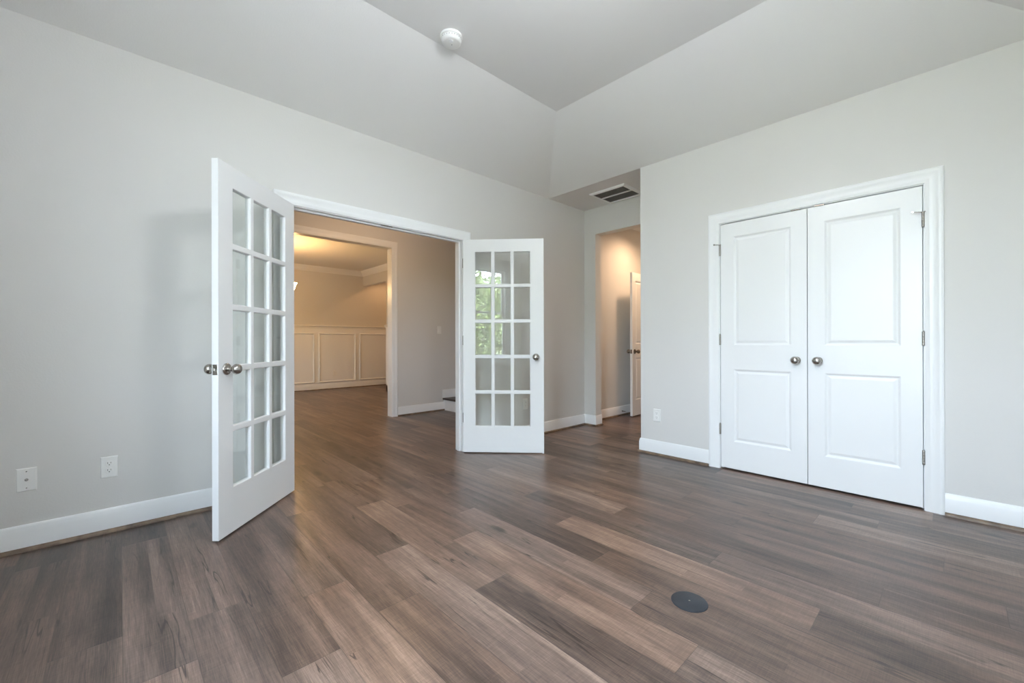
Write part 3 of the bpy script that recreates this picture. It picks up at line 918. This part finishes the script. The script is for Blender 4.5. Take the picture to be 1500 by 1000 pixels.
wb = MB().box(-9.72, -9.715, -0.5, 5.6, 0.13, 1.372)
wo = struct('wall_wainscot', wb, M['white'], 'white panelled wainscot of the dining room', 'wainscot')
struct('wall_wainscot_end', MB().box(-8.535, -5.60, 4.2505, 4.255, 0.13, 1.372).box(-8.535, -8.53, 4.255, 4.375, 0.13, 1.372), M['white'], 'white wainscot on the dining side wall', 'wainscot')
PANEL = [(0, 0), (.003, .014), (.012, .021), (.021, .017), (.026, .008), (.032, 0)]
for i in range(-3, 3):
    y0 = 3.240 + 0.926 * i; y1 = y0 + 0.838
    z0, z1 = 0.160, 1.268
    mb = MB()
    rings_to(mb, [ring_rect(y0, y1, z0, z1, w, -t) for w, t in PANEL], False)
    mb.build('panel_moulding', M['white'], parent=wo, loc=(-9.715, 0, 0), rotz=RZ_L)

# chandelier
CH = Vector((-7.60, 1.83, 0.0))
root = empty('chandelier', (CH.x, CH.y, H))
tag(root, 'glowing chandelier with bell glass shades in the dining room', 'chandelier')
MB().lathe([(.065, 0), (.062, .012), (.030, .028), (.010, .034)], axis='z', sgn=-1).build('canopy', M['nickel'], parent=root, smooth=True)
MB().tube([(0, 0, -.03), (0, 0, -.62)], .007).build('stem', M['nickel'], parent=root, smooth=True)
MB().lathe([(.008, .60), (.03, .63), (.042, .69), (.03, .76), (.016, .80), (.022, .83), (.004, .86)], axis='z', sgn=-1).build('body', M['nickel'], parent=root, smooth=True)
for k in range(5):
    a = R(90) + 2 * math.pi * k / 5
    c, s_ = math.cos(a), math.sin(a)
    pr_ = [(.03, -.74), (.10, -.83), (.19, -.87), (.26, -.85), (.285, -.80)]
    arm = MB().tube([(r_ * c, r_ * s_, z) for r_, z in pr_], .006, 8).build('arm', M['nickel'], parent=root, smooth=True)
    prof = [(.026, -.80), (.034, -.785), (.042, -.755), (.050, -.725), (.062, -.700), (.076, -.685), (.073, -.684), (.058, -.700), (.046, -.728), (.038, -.756), (.028, -.784), (.004, -.790)]
    MB().lathe(prof, (.285 * c, .285 * s_, 0), 'z', 24).build('glass_shade', M['shade'], parent=arm, smooth=True)
    add_light('chandelier_bulb', 'POINT', (.285 * c, .285 * s_, -.655), 7.5, (1.0, 0.53, 0.20), 0.03, parent=root)

# added globe lamp above the frame, brightens the ceiling and upper walls
root = empty('added_fill_globe', (-0.85, 1.18, HF))
tag(root, 'added white globe lamp, out of view, brightening the ceiling and upper walls', 'ceiling light')
MB().lathe([(.060, 0), (.058, .014), (.020, .024), (.008, .026)], axis='z', sgn=-1).build('canopy', M['nickel'], parent=root, smooth=True)
MB().tube([(0, 0, -.02), (0, 0, -.26)], .007).build('stem', M['nickel'], parent=root, smooth=True)
gp = [(.130 * math.sin(math.pi * k / 24), .375 - .130 * math.cos(math.pi * k / 24)) for k in range(1, 24)]
MB().lathe(gp, axis='z', sgn=-1, n=40).build('fill_globe', M['globe'], parent=root, smooth=True)

# recessed cans, plus the lamp added for the foyer
def can_light(loc, label, energy, color, angle, blend, kind='SPOT', drop=0.012):
    root = empty('recessed_light', loc)
    tag(root, label, 'ceiling light', 'recessed ceiling lights')
    MB().lathe([(.085, 0), (.085, .004), (.070, .007), (.066, .002)], axis='z', sgn=-1).build('trim_ring', M['plate'], parent=root, smooth=True)
    MB().lathe([(.0655, .0005), (.0655, .002), (.0005, .0025)], axis='z', sgn=-1).build('lens', M['canlight'], parent=root, smooth=True)
    add_light('recessed_lamp', kind, (0, 0, -drop), energy, color, 0.07, None, angle, blend, root)
    return root
can_light((-2.80, 5.36, H), 'recessed ceiling light in the small hallway', 125.0, (1.0, 0.64, 0.38), R(156), 1.0)
can_light((-8.95, 4.86, H), 'recessed ceiling light in the passage past the dining room', 30.0, (1.0, 0.52, 0.22), R(165), 0.4)
can_light((-4.30, 2.3, H), 'added ceiling light brightening the foyer, out of view', 22.0, (1.0, 0.68, 0.42), R(170), 0.4, 'POINT', 0.16)  # added lamp with no visible source, lifts the dim foyer wall

# ------------------------------------------------------------------ outside, seen mirrored in the right French door
struct('lawn', MB().box(-60, 60, -80, -1.1, -0.60, -0.45), M['grass'], 'mown lawn outside, seen in the door reflection', 'lawn')
def make_tree(loc, h, rad, seed, label, leaves=5200):
    rng = random.Random(seed)
    root = empty('tree', loc)
    tag(root, label, 'tree', 'trees beyond the lawn')
    mbt = MB().tube([(0, 0, -.05), (.05, 0, h * .3), (0, .06, h * .6), (.05, 0, h * .9)], [.16, .13, .09, .03], 10)
    for k in range(9):
        a = rng.random() * 6.28; z = h * (.35 + .06 * k); l = rad * (.9 - .06 * k)
        mbt.tube([(0, 0, z), (l * .5 * math.cos(a), l * .5 * math.sin(a), z + .3 * l), (l * math.cos(a), l * math.sin(a), z + .45 * l)], [.05, .035, .012], 6)
    mbt.build('trunk', M['bark'], parent=root)
    lf = MB()
    clumps = [Vector((rng.uniform(-.75, .75), rng.uniform(-.75, .75), rng.uniform(-.9, .85))) for _ in range(46)]
    for k in range(leaves):
        p = rng.choice(clumps) + Vector((rng.gauss(0, .15), rng.gauss(0, .15), rng.gauss(0, .12)))
        q = Vector((p.x * rad, p.y * rad, h * .53 + p.z * h * .45))
        q.z = max(q.z, .15)
        d = Vector((rng.uniform(-1, 1), rng.uniform(-1, 1), rng.uniform(-.6, .6))).normalized()
        n_ = d.cross(Vector((rng.uniform(-1, 1), rng.uniform(-1, 1), rng.uniform(-1, 1)))).normalized()
        s_ = rng.uniform(.13, .26)
        lf.quad(q - d * s_, q + n_ * s_ * .5, q + d * s_, q - n_ * s_ * .5)
    lf.build('leaf_crown', M['leaf'], parent=root)
    return root
struct('bounce_slab', MB().box(-9, 8, -9.5, -1.1, -0.45, -0.40), M['bounce_slab'], 'pale concrete slab added outside to bounce daylight onto the ceiling', 'bounce_slab')  # unseen pale ground, added to reflect neutral daylight up to the ceiling
LAB = 'leafy green tree mirrored in the right French door'
T0 = make_tree((15.4, -22.6, -0.45), 7.3, 2.0, 1, LAB, 3000)
for i, (x, y, s_) in enumerate([(19.2, -26.0, 1.12), (17.0, -33.4, 1.3), (24.4, -33.0, 1.3)]):
    t = copy_tree(T0)
    t.location = (x, y, -0.45); t.rotation_euler = (0, 0, 1.3 * i + .7); t.scale = (s_, s_, s_)
for i, (x, y, s_) in enumerate([(-9.0, -27.0, .55), (-3.6, -30.0, .6), (1.6, -27.5, .55), (6.4, -31.0, .62), (10.6, -28.0, .55), (-14.5, -30.0, .62)]):
    t = copy_tree(T0)
    t['label'] = 'low leafy tree beyond the lawn, outside the mirrored view'; t['group'] = 'low trees beyond the lawn'
    t.location = (x, y, -0.45); t.rotation_euler = (0, 0, 1.1 * i + .3); t.scale = (s_ * 1.2, s_ * 1.2, s_)
